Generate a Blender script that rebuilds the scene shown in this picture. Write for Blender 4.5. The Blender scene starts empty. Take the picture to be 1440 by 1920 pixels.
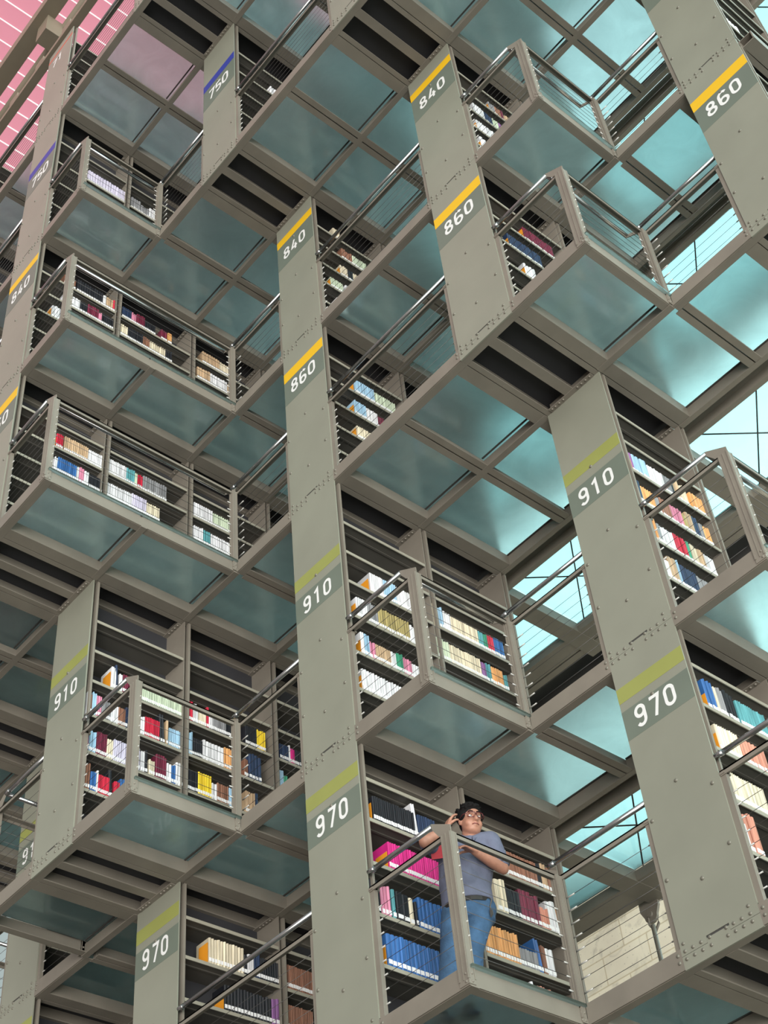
import bpy, bmesh, math, random
from mathutils import Vector, Matrix, Euler
random.seed(7)
SC = bpy.context.scene
COL = SC.collection
PI = math.pi

# ------------------------------------------------------------------ camera
CAM_POS = (7.50382, -6.24439, -4.43345)
R3 = [[0.6436645, 0.7609556, -0.0815024], [-0.5828333, 0.4183874, -0.6966042], [-0.4959853, 0.4958816, 0.7128113]]
cd = bpy.data.cameras.new('camera'); cam = bpy.data.objects.new('camera', cd); COL.objects.link(cam)
cd.sensor_fit = 'VERTICAL'; cd.sensor_height = 24.0; cd.lens = 2723.28 * 24.0 / 1920.0
cd.clip_start = 0.1; cd.clip_end = 400
mw = Matrix(((R3[0][0], -R3[1][0], -R3[2][0], CAM_POS[0]),
             (R3[0][1], -R3[1][1], -R3[2][1], CAM_POS[1]),
             (R3[0][2], -R3[1][2], -R3[2][2], CAM_POS[2]),
             (0, 0, 0, 1)))
cam.matrix_world = mw
SC.camera = cam

# ------------------------------------------------------------------ colour management, world, fill sun
SC.view_settings.view_transform = 'Standard'
SC.view_settings.look = 'None'
SC.view_settings.gamma = 1.0
SC.view_settings.use_curve_mapping = False
SC.view_settings.exposure = 0.56

wd = bpy.data.worlds.new('hall_daylight'); SC.world = wd; wd.use_nodes = True
nt = wd.node_tree; nt.nodes.clear()
wo = nt.nodes.new('ShaderNodeOutputWorld'); bg = nt.nodes.new('ShaderNodeBackground')
tc = nt.nodes.new('ShaderNodeTexCoord'); sp = nt.nodes.new('ShaderNodeSeparateXYZ')
cr = nt.nodes.new('ShaderNodeValToRGB'); mr = nt.nodes.new('ShaderNodeMapRange')
mr.inputs['From Min'].default_value = -1; mr.inputs['From Max'].default_value = 1
nt.links.new(tc.outputs['Generated'], sp.inputs[0]); nt.links.new(sp.outputs['Z'], mr.inputs['Value'])
nt.links.new(mr.outputs[0], cr.inputs[0])
e = cr.color_ramp.elements
e[0].position = 0.0; e[0].color = (0.20, 0.18, 0.155, 1)
e[1].position = 1.0; e[1].color = (0.34, 0.42, 0.44, 1)
for ps, c_ in ((.5, (.50, .49, .46)), (.66, (.56, .60, .58)), (.75, (.66, .78, .78)), (.84, (.78, 1.0, 1.0)), (.90, (.50, .62, .64))):
    q = e.new(ps); q.color = (*c_, 1)
dt = nt.nodes.new('ShaderNodeVectorMath'); dt.operation = 'DOT_PRODUCT'; dt.inputs[1].default_value = (0.62, 0.78, 0.0)
nt.links.new(tc.outputs['Generated'], dt.inputs[0])
m2 = nt.nodes.new('ShaderNodeMapRange'); m2.interpolation_type = 'SMOOTHSTEP'
m2.inputs['From Min'].default_value = -0.25; m2.inputs['From Max'].default_value = 0.65; m2.inputs['To Min'].default_value = 0.42; m2.inputs['To Max'].default_value = 2.9
nt.links.new(dt.outputs['Value'], m2.inputs['Value']); nt.links.new(m2.outputs[0], bg.inputs['Strength'])
hue = nt.nodes.new('ShaderNodeValToRGB')            # the hall is pinkish on its left side and cool on its glazed right side
hue.color_ramp.elements[0].position = .15; hue.color_ramp.elements[0].color = (1.0, .82, .80, 1)
hue.color_ramp.elements[1].position = .62; hue.color_ramp.elements[1].color = (.84, 1, 1, 1)
m3 = nt.nodes.new('ShaderNodeMapRange'); m3.inputs['From Min'].default_value = -1; nt.links.new(dt.outputs['Value'], m3.inputs['Value']); nt.links.new(m3.outputs[0], hue.inputs[0])
mm = nt.nodes.new('ShaderNodeMix'); mm.data_type = 'RGBA'; mm.blend_type = 'MULTIPLY'; mm.inputs[0].default_value = 1
nt.links.new(cr.outputs[0], mm.inputs[6]); nt.links.new(hue.outputs[0], mm.inputs[7])
nt.links.new(mm.outputs[2], bg.inputs['Color'])
nt.links.new(bg.outputs[0], wo.inputs[0])

def sun(name, direction, strength, color, angle):
    l = bpy.data.lights.new(name, 'SUN'); o = bpy.data.objects.new(name, l); COL.objects.link(o)
    l.energy = strength; l.color = color; l.angle = math.radians(angle)
    o.rotation_euler = Vector(direction).to_track_quat('-Z', 'Y').to_euler(); o.location = (0, 0, 24)
    return o
sun('low_fill_sun', (-0.70, 0.66, 0.17), 2.7, (1.0, 0.965, 0.92), 50)     # fill sun added behind and below the viewer to brighten fronts and undersides

# ------------------------------------------------------------------ measures (metres)
W = 0.65                      # width of a bookcase row
A = 1.762848                  # clear aisle
P = W + A
DV = 1.079297                 # bay length
Z = [0.0, 2.466173, 5.473871, 7.891156, 10.380900, 13.437492, 15.95]
FRONT = {-3: [2, 2, -2, -2, -2, -2], -2: [0, 0, -2, -2, -2, -2], -1: [0, -1, -2, -2, -2, -2], 0: [0, 0, 0, 0, -1, -2],
         1: [1, 1, 0, 0, -1, -2], 2: [2, 2, 1, 1, 0, -1]}
SH = {0: [.58, .98, 1.40, 1.78, 2.15], 1: [.58, .98, 1.39, 1.78, 2.14, 2.51], 2: [.50, .87, 1.23, 1.59, 1.94],
      3: [.50, .87, 1.23, 1.60, 1.95], 4: [.42, .90, 1.42, 1.87, 2.36], 5: [.5, .9, 1.3, 1.7, 2.1]}
NUM = {0: '970', 1: '910', 2: '860', 3: '840', 4: '750', 5: '71'}
KN = {-3: 'outermost left column', -2: 'far left column', -1: 'left column', 0: 'centre column', 1: 'right column', 2: 'far right column'}
KS = {-3: 'outermost', -2: 'far left', -1: 'left', 0: 'centre', 1: 'right', 2: 'far right'}
def fr(k, F):
    if F <= 0: return FRONT[k][0]
    if F >= 6: return FRONT[k][5]
    return min(FRONT[k][F - 1], FRONT[k][F])

# ------------------------------------------------------------------ materials
def mat(name, color, rough=0.5, metal=0.0, noise=0.0, scale=6.0, bump=0.0, spec=0.5, stains=None):
    m = bpy.data.materials.new(name); m.use_nodes = True
    n = m.node_tree; b = n.nodes['Principled BSDF']
    b.inputs['Roughness'].default_value = rough; b.inputs['Metallic'].default_value = metal
    b.inputs['Specular IOR Level'].default_value = spec
    b.inputs['Base Color'].default_value = (*color, 1)
    if noise or bump or stains:
        t = n.nodes.new('ShaderNodeTexCoord'); g = n.nodes.new('ShaderNodeNewGeometry')
        nz = n.nodes.new('ShaderNodeTexNoise'); nz.inputs['Scale'].default_value = scale; nz.inputs['Detail'].default_value = 6
        n.links.new(g.outputs['Position'], nz.inputs['Vector'])
        if noise:
            r = n.nodes.new('ShaderNodeValToRGB')
            r.color_ramp.elements[0].position = .3; r.color_ramp.elements[1].position = .7
            r.color_ramp.elements[0].color = (*[c * (1 - noise) for c in color], 1)
            c2 = stains or color
            r.color_ramp.elements[1].color = (*[min(1, c * (1 + noise)) for c in c2], 1)
            n.links.new(nz.outputs['Fac'], r.inputs[0]); n.links.new(r.outputs[0], b.inputs['Base Color'])
        if bump:
            nb = n.nodes.new('ShaderNodeTexNoise'); nb.inputs['Scale'].default_value = scale * 12
            n.links.new(g.outputs['Position'], nb.inputs['Vector'])
            bp = n.nodes.new('ShaderNodeBump'); bp.inputs['Strength'].default_value = bump; bp.inputs['Distance'].default_value = .01
            n.links.new(nb.outputs['Fac'], bp.inputs['Height']); n.links.new(bp.outputs[0], b.inputs['Normal'])
    return m
M = {}
M['paint'] = mat('grey_green_steel_paint', (0.218, 0.194, 0.160), .48, 0, .10, 3.0, .03)
M['panel'] = mat('grey_green_panel_paint', (0.262, 0.267, 0.214), .42, 0, .06, 1.6, .04)
M['shelf'] = mat('shelf_paint_shaded', (0.10, 0.093, 0.08), .5, 0, .06, 4)  # shade under the shelves is put into the board colour
M['lip'] = mat('shelf_paint_lit_edge', (0.33, 0.31, 0.25), .45, 0, .05, 4)  # same paint as the boards, lightened as the lit front edge
M['dark'] = mat('dark_steel', (0.06, 0.058, 0.055), .6)
M['deep'] = mat('shaded_recess_panel', (0.035, 0.035, 0.04), .7)  # recess shade painted into the back panels and base plates
M['rivet'] = mat('rivet_steel', (0.20, 0.19, 0.155), .4, .2)
M['rail'] = mat('brushed_handrail_steel', (0.42, 0.42, 0.42), .22, .9, .05, 20)
M['cable'] = mat('cable_steel', (0.10, 0.095, 0.09), .45, .3)
M['fitting'] = mat('cable_end_steel', (0.50, 0.49, 0.46), .35, .3)
M['sign'] = mat('sign_panel_green', (0.155, 0.185, 0.15), .45, 0, .05, 3)
M['white_text'] = mat('white_lettering', (0.82, 0.83, 0.82), .5)
M['olive_band'] = mat('olive_band', (0.30, 0.32, 0.09), .5, 0, .05, 3)
M['yellow_band'] = mat('yellow_band', (0.80, 0.48, 0.015), .5)
M['blue_band'] = mat('blue_band', (0.04, 0.055, 0.33), .5)
M['red_band'] = mat('red_band', (0.65, 0.09, 0.04), .5)
M['label'] = mat('white_call_labels', (0.85, 0.85, 0.86), .5)
M['page'] = mat('page_edges', (0.72, 0.68, 0.58), .8)
M['bookend'] = mat('orange_bookend', (0.75, 0.29, 0.02), .5)

def glass_mat(name, tint, rough, trans_mix, gloss=1.0, scratch=.5):
    m = bpy.data.materials.new(name); m.use_nodes = True; n = m.node_tree; n.nodes.clear()
    out = n.nodes.new('ShaderNodeOutputMaterial')
    rf = n.nodes.new('ShaderNodeBsdfRefraction'); rf.inputs['IOR'].default_value = 1.25; rf.inputs['Roughness'].default_value = rough
    tl = n.nodes.new('ShaderNodeBsdfTranslucent'); gl = n.nodes.new('ShaderNodeBsdfGlossy')
    gl.inputs['Roughness'].default_value = .06; gl.inputs['Color'].default_value = (.9, .95, .95, 1)
    g = n.nodes.new('ShaderNodeNewGeometry'); nz = n.nodes.new('ShaderNodeTexNoise')
    nz.inputs['Scale'].default_value = 2.2; nz.inputs['Detail'].default_value = 9; nz.inputs['Roughness'].default_value = .68
    nz.inputs['Distortion'].default_value = 1.4
    n.links.new(g.outputs['Position'], nz.inputs['Vector'])
    r = n.nodes.new('ShaderNodeValToRGB'); r.color_ramp.elements[0].position = .32; r.color_ramp.elements[1].position = .70
    r.color_ramp.elements[0].color = (*[c * (1 - .10 * scratch) for c in tint], 1)
    r.color_ramp.elements[1].color = (*[min(1, c * (1 + .12 * scratch)) for c in tint], 1)
    n.links.new(nz.outputs['Fac'], r.inputs[0]); n.links.new(r.outputs[0], rf.inputs['Color']); n.links.new(r.outputs[0], tl.inputs['Color'])
    m1 = n.nodes.new('ShaderNodeMixShader'); m1.inputs[0].default_value = trans_mix
    n.links.new(rf.outputs[0], m1.inputs[1]); n.links.new(tl.outputs[0], m1.inputs[2])
    fz = n.nodes.new('ShaderNodeFresnel'); fz.inputs['IOR'].default_value = 1.45
    mu = n.nodes.new('ShaderNodeMath'); mu.operation = 'MULTIPLY'; mu.inputs[1].default_value = gloss
    n.links.new(fz.outputs[0], mu.inputs[0])
    m2 = n.nodes.new('ShaderNodeMixShader'); n.links.new(mu.outputs[0], m2.inputs[0])
    n.links.new(m1.outputs[0], m2.inputs[1]); n.links.new(gl.outputs[0], m2.inputs[2]); n.links.new(m2.outputs[0], out.inputs[0])
    return m
M['glass'] = glass_mat('frosted_floor_glass', (0.795, 0.89, 0.885), .36, .32)
M['clear_glass'] = glass_mat('rear_walkway_glass', (0.80, 0.96, 0.97), .12, .25, 1.0, .2)

BOOKC = {'black': (.012, .013, .018), 'white': (.72, .72, .74), 'navy': (.018, .035, .085), 'magenta': (.62, .02, .22),
         'blue': (.035, .13, .36), 'pink': (.62, .22, .33), 'teal': (.10, .33, .36), 'cream': (.70, .62, .46), 'brown': (.26, .12, .075),
         'tan': (.52, .36, .22), 'maroon': (.16, .018, .045), 'salmon': (.62, .26, .18), 'orange': (.72, .36, .13), 'grey': (.24, .24, .25),
         'sky-blue': (.33, .52, .68), 'olive': (.36, .29, .11), 'green': (.04, .26, .15), 'sage': (.52, .60, .45), 'purple': (.26, .11, .30),
         'red': (.52, .02, .05), 'lilac': (.62, .58, .72), 'yellow': (.85, .60, .03)}
def book_mat(c):
    m = bpy.data.materials.new(c.replace('-', '_') + '_book_cover'); m.use_nodes = True; n = m.node_tree; b = n.nodes['Principled BSDF']
    b.inputs['Roughness'].default_value = .42
    col = BOOKC[c]
    oi = n.nodes.new('ShaderNodeObjectInfo'); g = n.nodes.new('ShaderNodeNewGeometry')
    nz = n.nodes.new('ShaderNodeTexNoise'); nz.inputs['Scale'].default_value = 38; nz.inputs['Detail'].default_value = 3
    mp = n.nodes.new('ShaderNodeMapping'); mp.inputs['Scale'].default_value = (.04, 1.5, .05)
    n.links.new(g.outputs['Position'], mp.inputs[0]); n.links.new(mp.outputs[0], nz.inputs['Vector'])
    r = n.nodes.new('ShaderNodeValToRGB'); r.color_ramp.elements[0].position = .40; r.color_ramp.elements[1].position = .62
    r.color_ramp.elements[0].color = (*[x * .70 for x in col], 1); r.color_ramp.elements[1].color = (*[min(1, x * 1.22 + .006) for x in col], 1)
    n.links.new(nz.outputs['Fac'], r.inputs[0]); n.links.new(r.outputs[0], b.inputs['Base Color'])
    return m
BM_ = {c: book_mat(c) for c in BOOKC}

# ------------------------------------------------------------------ mesh helpers
class MB:
    def __init__(s): s.bm = bmesh.new()
    def box(s, x0, x1, y0, y1, z0, z1, mi=0):
        v = [s.bm.verts.new(p) for p in ((x0, y0, z0), (x1, y0, z0), (x1, y1, z0), (x0, y1, z0), (x0, y0, z1), (x1, y0, z1), (x1, y1, z1), (x0, y1, z1))]
        for q in ((0, 3, 2, 1), (4, 5, 6, 7), (0, 1, 5, 4), (1, 2, 6, 5), (2, 3, 7, 6), (3, 0, 4, 7)):
            f = s.bm.faces.new([v[i] for i in q]); f.material_index = mi
        return s
    def cyl(s, p0, p1, r, n=10, r2=None, mi=0, smooth=True):
        p0 = Vector(p0); p1 = Vector(p1); d = (p1 - p0).normalized(); r2 = r if r2 is None else r2
        a = d.orthogonal().normalized(); b = d.cross(a)
        A_ = [s.bm.verts.new(p0 + (a * math.cos(2 * PI * i / n) + b * math.sin(2 * PI * i / n)) * r) for i in range(n)]
        B_ = [s.bm.verts.new(p1 + (a * math.cos(2 * PI * i / n) + b * math.sin(2 * PI * i / n)) * r2) for i in range(n)]
        for i in range(n):
            f = s.bm.faces.new((A_[i], A_[(i + 1) % n], B_[(i + 1) % n], B_[i])); f.smooth = smooth; f.material_index = mi
        s.bm.faces.new(A_[::-1]).material_index = mi; s.bm.faces.new(B_).material_index = mi
        return s
    def dome(s, c, axis, r, h):
        c = Vector(c); d = Vector(axis).normalized(); a = d.orthogonal().normalized(); b = d.cross(a); n = 8; rings = []
        for (rr, hh) in ((1, 0), (.95, .45), (.6, .85)):
            rings.append([s.bm.verts.new(c + (a * math.cos(2 * PI * i / n) + b * math.sin(2 * PI * i / n)) * r * rr + d * h * hh) for i in range(n)])
        t = s.bm.verts.new(c + d * h)
        for k in range(2):
            for i in range(n):
                s.bm.faces.new((rings[k][i], rings[k][(i + 1) % n], rings[k + 1][(i + 1) % n], rings[k + 1][i])).smooth = True
        for i in range(n): s.bm.faces.new((rings[2][i], rings[2][(i + 1) % n], t)).smooth = True
        return s
    def poly(s, pts, d, mi=0):
        d = Vector(d); a = [s.bm.verts.new(Vector(p)) for p in pts]; b = [s.bm.verts.new(Vector(p) + d) for p in pts]; n = len(pts)
        s.bm.faces.new(a[::-1]).material_index = mi; s.bm.faces.new(b).material_index = mi
        for i in range(n): s.bm.faces.new((a[i], a[(i + 1) % n], b[(i + 1) % n], b[i])).material_index = mi
        return s
    def tube(s, pts, r, n=8, mi=0):
        pts = [Vector(p) for p in pts]; rings = []
        for i, p in enumerate(pts):
            d = (pts[min(i + 1, len(pts) - 1)] - pts[max(i - 1, 0)]).normalized()
            a = Vector((0.13, .21, 1)); a = (a - a.dot(d) * d).normalized(); b = d.cross(a)
            rr = r[i] if isinstance(r, (list, tuple)) else r
            rings.append([s.bm.verts.new(p + (a * math.cos(2 * PI * q / n) + b * math.sin(2 * PI * q / n)) * rr) for q in range(n)])
        for i in range(len(rings) - 1):
            for q in range(n):
                f = s.bm.faces.new((rings[i][q], rings[i][(q + 1) % n], rings[i + 1][(q + 1) % n], rings[i + 1][q])); f.smooth = True; f.material_index = mi
        s.bm.faces.new(rings[0][::-1]).material_index = mi; s.bm.faces.new(rings[-1]).material_index = mi
        return s
    def mesh(s, name, mats):
        me = bpy.data.meshes.new(name)
        bmesh.ops.recalc_face_normals(s.bm, faces=s.bm.faces)
        s.bm.to_mesh(me); s.bm.free()
        for m in (mats if isinstance(mats, (list, tuple)) else [mats]): me.materials.append(m)
        return me
    def build(s, name, mats, parent=None, loc=None):
        o = bpy.data.objects.new(name, s.mesh(name, mats)); COL.objects.link(o)
        if parent: o.parent = parent
        if loc: o.location = loc
        return o
def link(name, me, parent=None, loc=(0, 0, 0)):
    o = bpy.data.objects.new(name, me); COL.objects.link(o); o.location = loc
    if parent: o.parent = parent
    return o
def tag(o, label, cat, group=None, kind=None):
    o['label'] = label; o['category'] = cat
    if group: o['group'] = group
    if kind: o['kind'] = kind
    return o
def thing(name, label, cat, loc, group=None):
    o = bpy.data.objects.new(name, None); COL.objects.link(o); o.location = loc; o.empty_display_size = .1
    return tag(o, label, cat, group)
def dup(o, parent=None):                       # a thing with its parts and sub-parts
    c = o.copy(); COL.objects.link(c)
    if parent: c.parent = parent
    for ch in list(o.children): dup(ch, c)
    return c

# ------------------------------------------------------------------ digits as flat strokes (u right, z up), height 1, width .58
def arc(cx, cy, rx, ry, a0, a1, n=10):
    return [(cx + rx * math.cos(math.radians(a0 + (a1 - a0) * i / n)), cy + ry * math.sin(math.radians(a0 + (a1 - a0) * i / n))) for i in range(n + 1)]
GLYPH = {
 '0': [arc(.29, .71, .22, .22, 0, 180) + arc(.29, .29, .22, .22, 180, 360) + [(.51, .71)]],
 '9': [arc(.29, .71, .22, .24, 0, 360, 22), [(.51, .71), (.51, .45)] + arc(.29, .28, .22, .25, 0, -150, 14)],
 '7': [[(.06, .93), (.53, .93), (.24, .0)]],
 '6': [arc(.29, .27, .22, .24, 0, 360, 22), [(.07, .27), (.07, .55)] + arc(.29, .70, .22, .25, 180, 30, 14)],
 '8': [arc(.29, .28, .22, .21, 0, 360, 20), arc(.29, .73, .185, .20, 0, 360, 20)],
 '4': [[(.30, 1.0), (.07, .30), (.55, .30)], [(.40, .56), (.40, .0)]],
 '1': [[(.10, .78), (.33, .96), (.33, .0)]],
 '5': [[(.50, .93), (.13, .93), (.10, .55)] + arc(.28, .31, .23, .25, 120, -135, 14)],
}
def stroke(bm, pts, hw, org, sx, th):
    V = [Vector(p) for p in pts]; L = []; Rr = []
    for i, p in enumerate(V):
        a = (p - V[i - 1]).normalized() if i else None
        b = (V[i + 1] - p).normalized() if i < len(V) - 1 else None
        t = (a + b).normalized() if a and b else (a or b)
        n = Vector((-t.y, t.x)); k = hw / max(.5, (n.dot(Vector((-(b or a).y, (b or a).x)))))
        L.append(p + n * k); Rr.append(p - n * k)
    def W3(p, d): return (org[0] + p.x * sx, org[1] - d, org[2] + p.y * sx)
    f = [[bm.verts.new(W3(p, th)) for p in S] for S in (L, Rr)]
    for i in range(len(V) - 1):
        bm.faces.new((f[0][i], f[1][i], f[1][i + 1], f[0][i + 1]))
def digits(text, org, h, pitch):
    mb = MB()
    for i, ch in enumerate(text):
        for q_, s_ in enumerate(GLYPH[ch]): stroke(mb.bm, s_, .079, (org[0] + i * pitch, org[1], org[2]), h, .0015 + .0012 * q_)
    return mb

# ------------------------------------------------------------------ the hall
g = MB().box(-30, 12.5, -10, 20, -6.6, -6.5).build('floor', mat('polished_hall_floor', (.12, .095, .075), .5, 0, .06, .5)); g['kind'] = 'structure'
stone = mat('travertine_wall', (0.92, 0.87, 0.68), .85, 0, .12, .9, .3)
def add_veins(m):
    n = m.node_tree; b = n.nodes['Principled BSDF']; src = b.inputs['Base Color'].links[0].from_socket; g = n.nodes.new('ShaderNodeNewGeometry')
    def mask(tex, out, lo, hi):
        r = n.nodes.new('ShaderNodeMapRange'); r.inputs['From Min'].default_value = lo; r.inputs['From Max'].default_value = hi; n.links.new(tex.outputs[out], r.inputs['Value']); return r.outputs[0]
    v = n.nodes.new('ShaderNodeTexVoronoi'); v.inputs['Scale'].default_value = 9; n.links.new(g.outputs['Position'], v.inputs['Vector'])
    w_ = n.nodes.new('ShaderNodeTexNoise'); w_.inputs['Scale'].default_value = 1.1; w_.inputs['Detail'].default_value = 12; w_.inputs['Distortion'].default_value = 2.5; n.links.new(g.outputs['Position'], w_.inputs['Vector'])
    m1 = mask(v, 'Distance', .05, .16); m2 = mask(w_, 'Fac', .70, .55)
    br = n.nodes.new('ShaderNodeTexBrick'); br.inputs['Scale'].default_value = .45; br.inputs['Mortar Size'].default_value = .006; br.inputs['Color1'].default_value = (1, 1, 1, 1); br.inputs['Color2'].default_value = (.95, .95, .95, 1); br.inputs['Mortar'].default_value = (.72, .68, .6, 1)
    mp = n.nodes.new('ShaderNodeMapping'); mp.inputs['Rotation'].default_value = (math.radians(90), 0, 0); n.links.new(g.outputs['Position'], mp.inputs[0]); n.links.new(mp.outputs[0], br.inputs['Vector'])
    x = n.nodes.new('ShaderNodeMath'); x.operation = 'MULTIPLY'; n.links.new(m1, x.inputs[0]); n.links.new(m2, x.inputs[1])
    y = n.nodes.new('ShaderNodeMapRange'); y.inputs['To Min'].default_value = .74; n.links.new(x.outputs[0], y.inputs['Value'])
    c1 = n.nodes.new('ShaderNodeMix'); c1.data_type = 'RGBA'; c1.blend_type = 'MULTIPLY'; c1.inputs[0].default_value = 1; n.links.new(src, c1.inputs[6]); n.links.new(y.outputs[0], c1.inputs[7])
    c2 = n.nodes.new('ShaderNodeMix'); c2.data_type = 'RGBA'; c2.blend_type = 'MULTIPLY'; c2.inputs[0].default_value = 1; n.links.new(c1.outputs[2], c2.inputs[6]); n.links.new(br.outputs['Color'], c2.inputs[7])
    n.links.new(c2.outputs[2], b.inputs['Base Color'])
add_veins(stone)
g = MB().box(-30, 12, 14.0, 14.4, -6.5, 10.2).build('wall_back', stone); g['kind'] = 'structure'

# pink translucent roof over the left part of the hall, with its pale seams
def roof_mat():
    m = bpy.data.materials.new('pink_translucent_roofing'); m.use_nodes = True; n = m.node_tree; n.nodes.clear()
    o = n.nodes.new('ShaderNodeOutputMaterial'); t = n.nodes.new('ShaderNodeBsdfTranslucent'); d = n.nodes.new('ShaderNodeBsdfDiffuse')
    for q in (t, d): q.inputs['Color'].default_value = (0.92, 0.50, 0.56, 1)
    mx = n.nodes.new('ShaderNodeMixShader'); mx.inputs[0].default_value = .12
    n.links.new(t.outputs[0], mx.inputs[1]); n.links.new(d.outputs[0], mx.inputs[2]); n.links.new(mx.outputs[0], o.inputs[0]); return m
RZ = 20.0
g = MB().box(-14, 1.6, -9, 3.2, RZ, RZ + .03).build('ceiling', roof_mat()); g['kind'] = 'structure'
sm = bpy.data.materials.new('glowing_roof_seam'); sm.use_nodes = True
sb = sm.node_tree.nodes['Principled BSDF']; sb.inputs['Base Color'].default_value = (.9, .8, .8, 1); sb.inputs['Emission Color'].default_value = (1, .85, .85, 1); sb.inputs['Emission Strength'].default_value = .35  # faint glow added to the seams, which are no light source
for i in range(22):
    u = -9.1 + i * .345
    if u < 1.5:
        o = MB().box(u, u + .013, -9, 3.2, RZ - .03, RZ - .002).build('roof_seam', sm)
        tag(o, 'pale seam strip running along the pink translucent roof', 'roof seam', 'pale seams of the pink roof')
girder_m = mat('brown_girder_paint', (0.22, 0.185, 0.135), .55, 0, .06, 2)
def girder(name, v0, v1, z0, z1, label, round_=False, u0=-14, u1=4):
    mb = MB()
    if round_: mb.cyl((u0, (v0 + v1) / 2, (z0 + z1) / 2), (u1, (v0 + v1) / 2, (z0 + z1) / 2), (v1 - v0) / 2, 20)
    else: mb.box(u0, u1, v0, v1, z0, z1)
    return tag(mb.build(name, girder_m), label, 'girder')
girder('roof_girder', -2.38, -2.13, 17.5, 17.75, 'broad brown box girder crossing under the pink roof, nearest the upper left corner')
girder('roof_pipe', -2.0, -1.84, 17.4, 17.56, 'round brown tube running under the pink roof behind the topmost end panel', True)
t = thing('bracket_beam', 'slim brown beam with short brackets passing over the topmost end panel', 'beam', (-14, -2.2, 16.0))
MB().box(0, 16.2, -.0, .12, .0, .10).build('beam', girder_m, t)
for i in range(10):
    MB().box(7.4 + i * .75, 7.62 + i * .75, .02, .10, .10, .34).build('bracket', girder_m, t)
o = tag(MB().box(-2.86, -2.56, -2.25, -1.98, 17.05, 17.5).build('junction_box', girder_m), 'brown steel box fixed between the broad girder and the slim beam', 'steel box')

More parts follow.
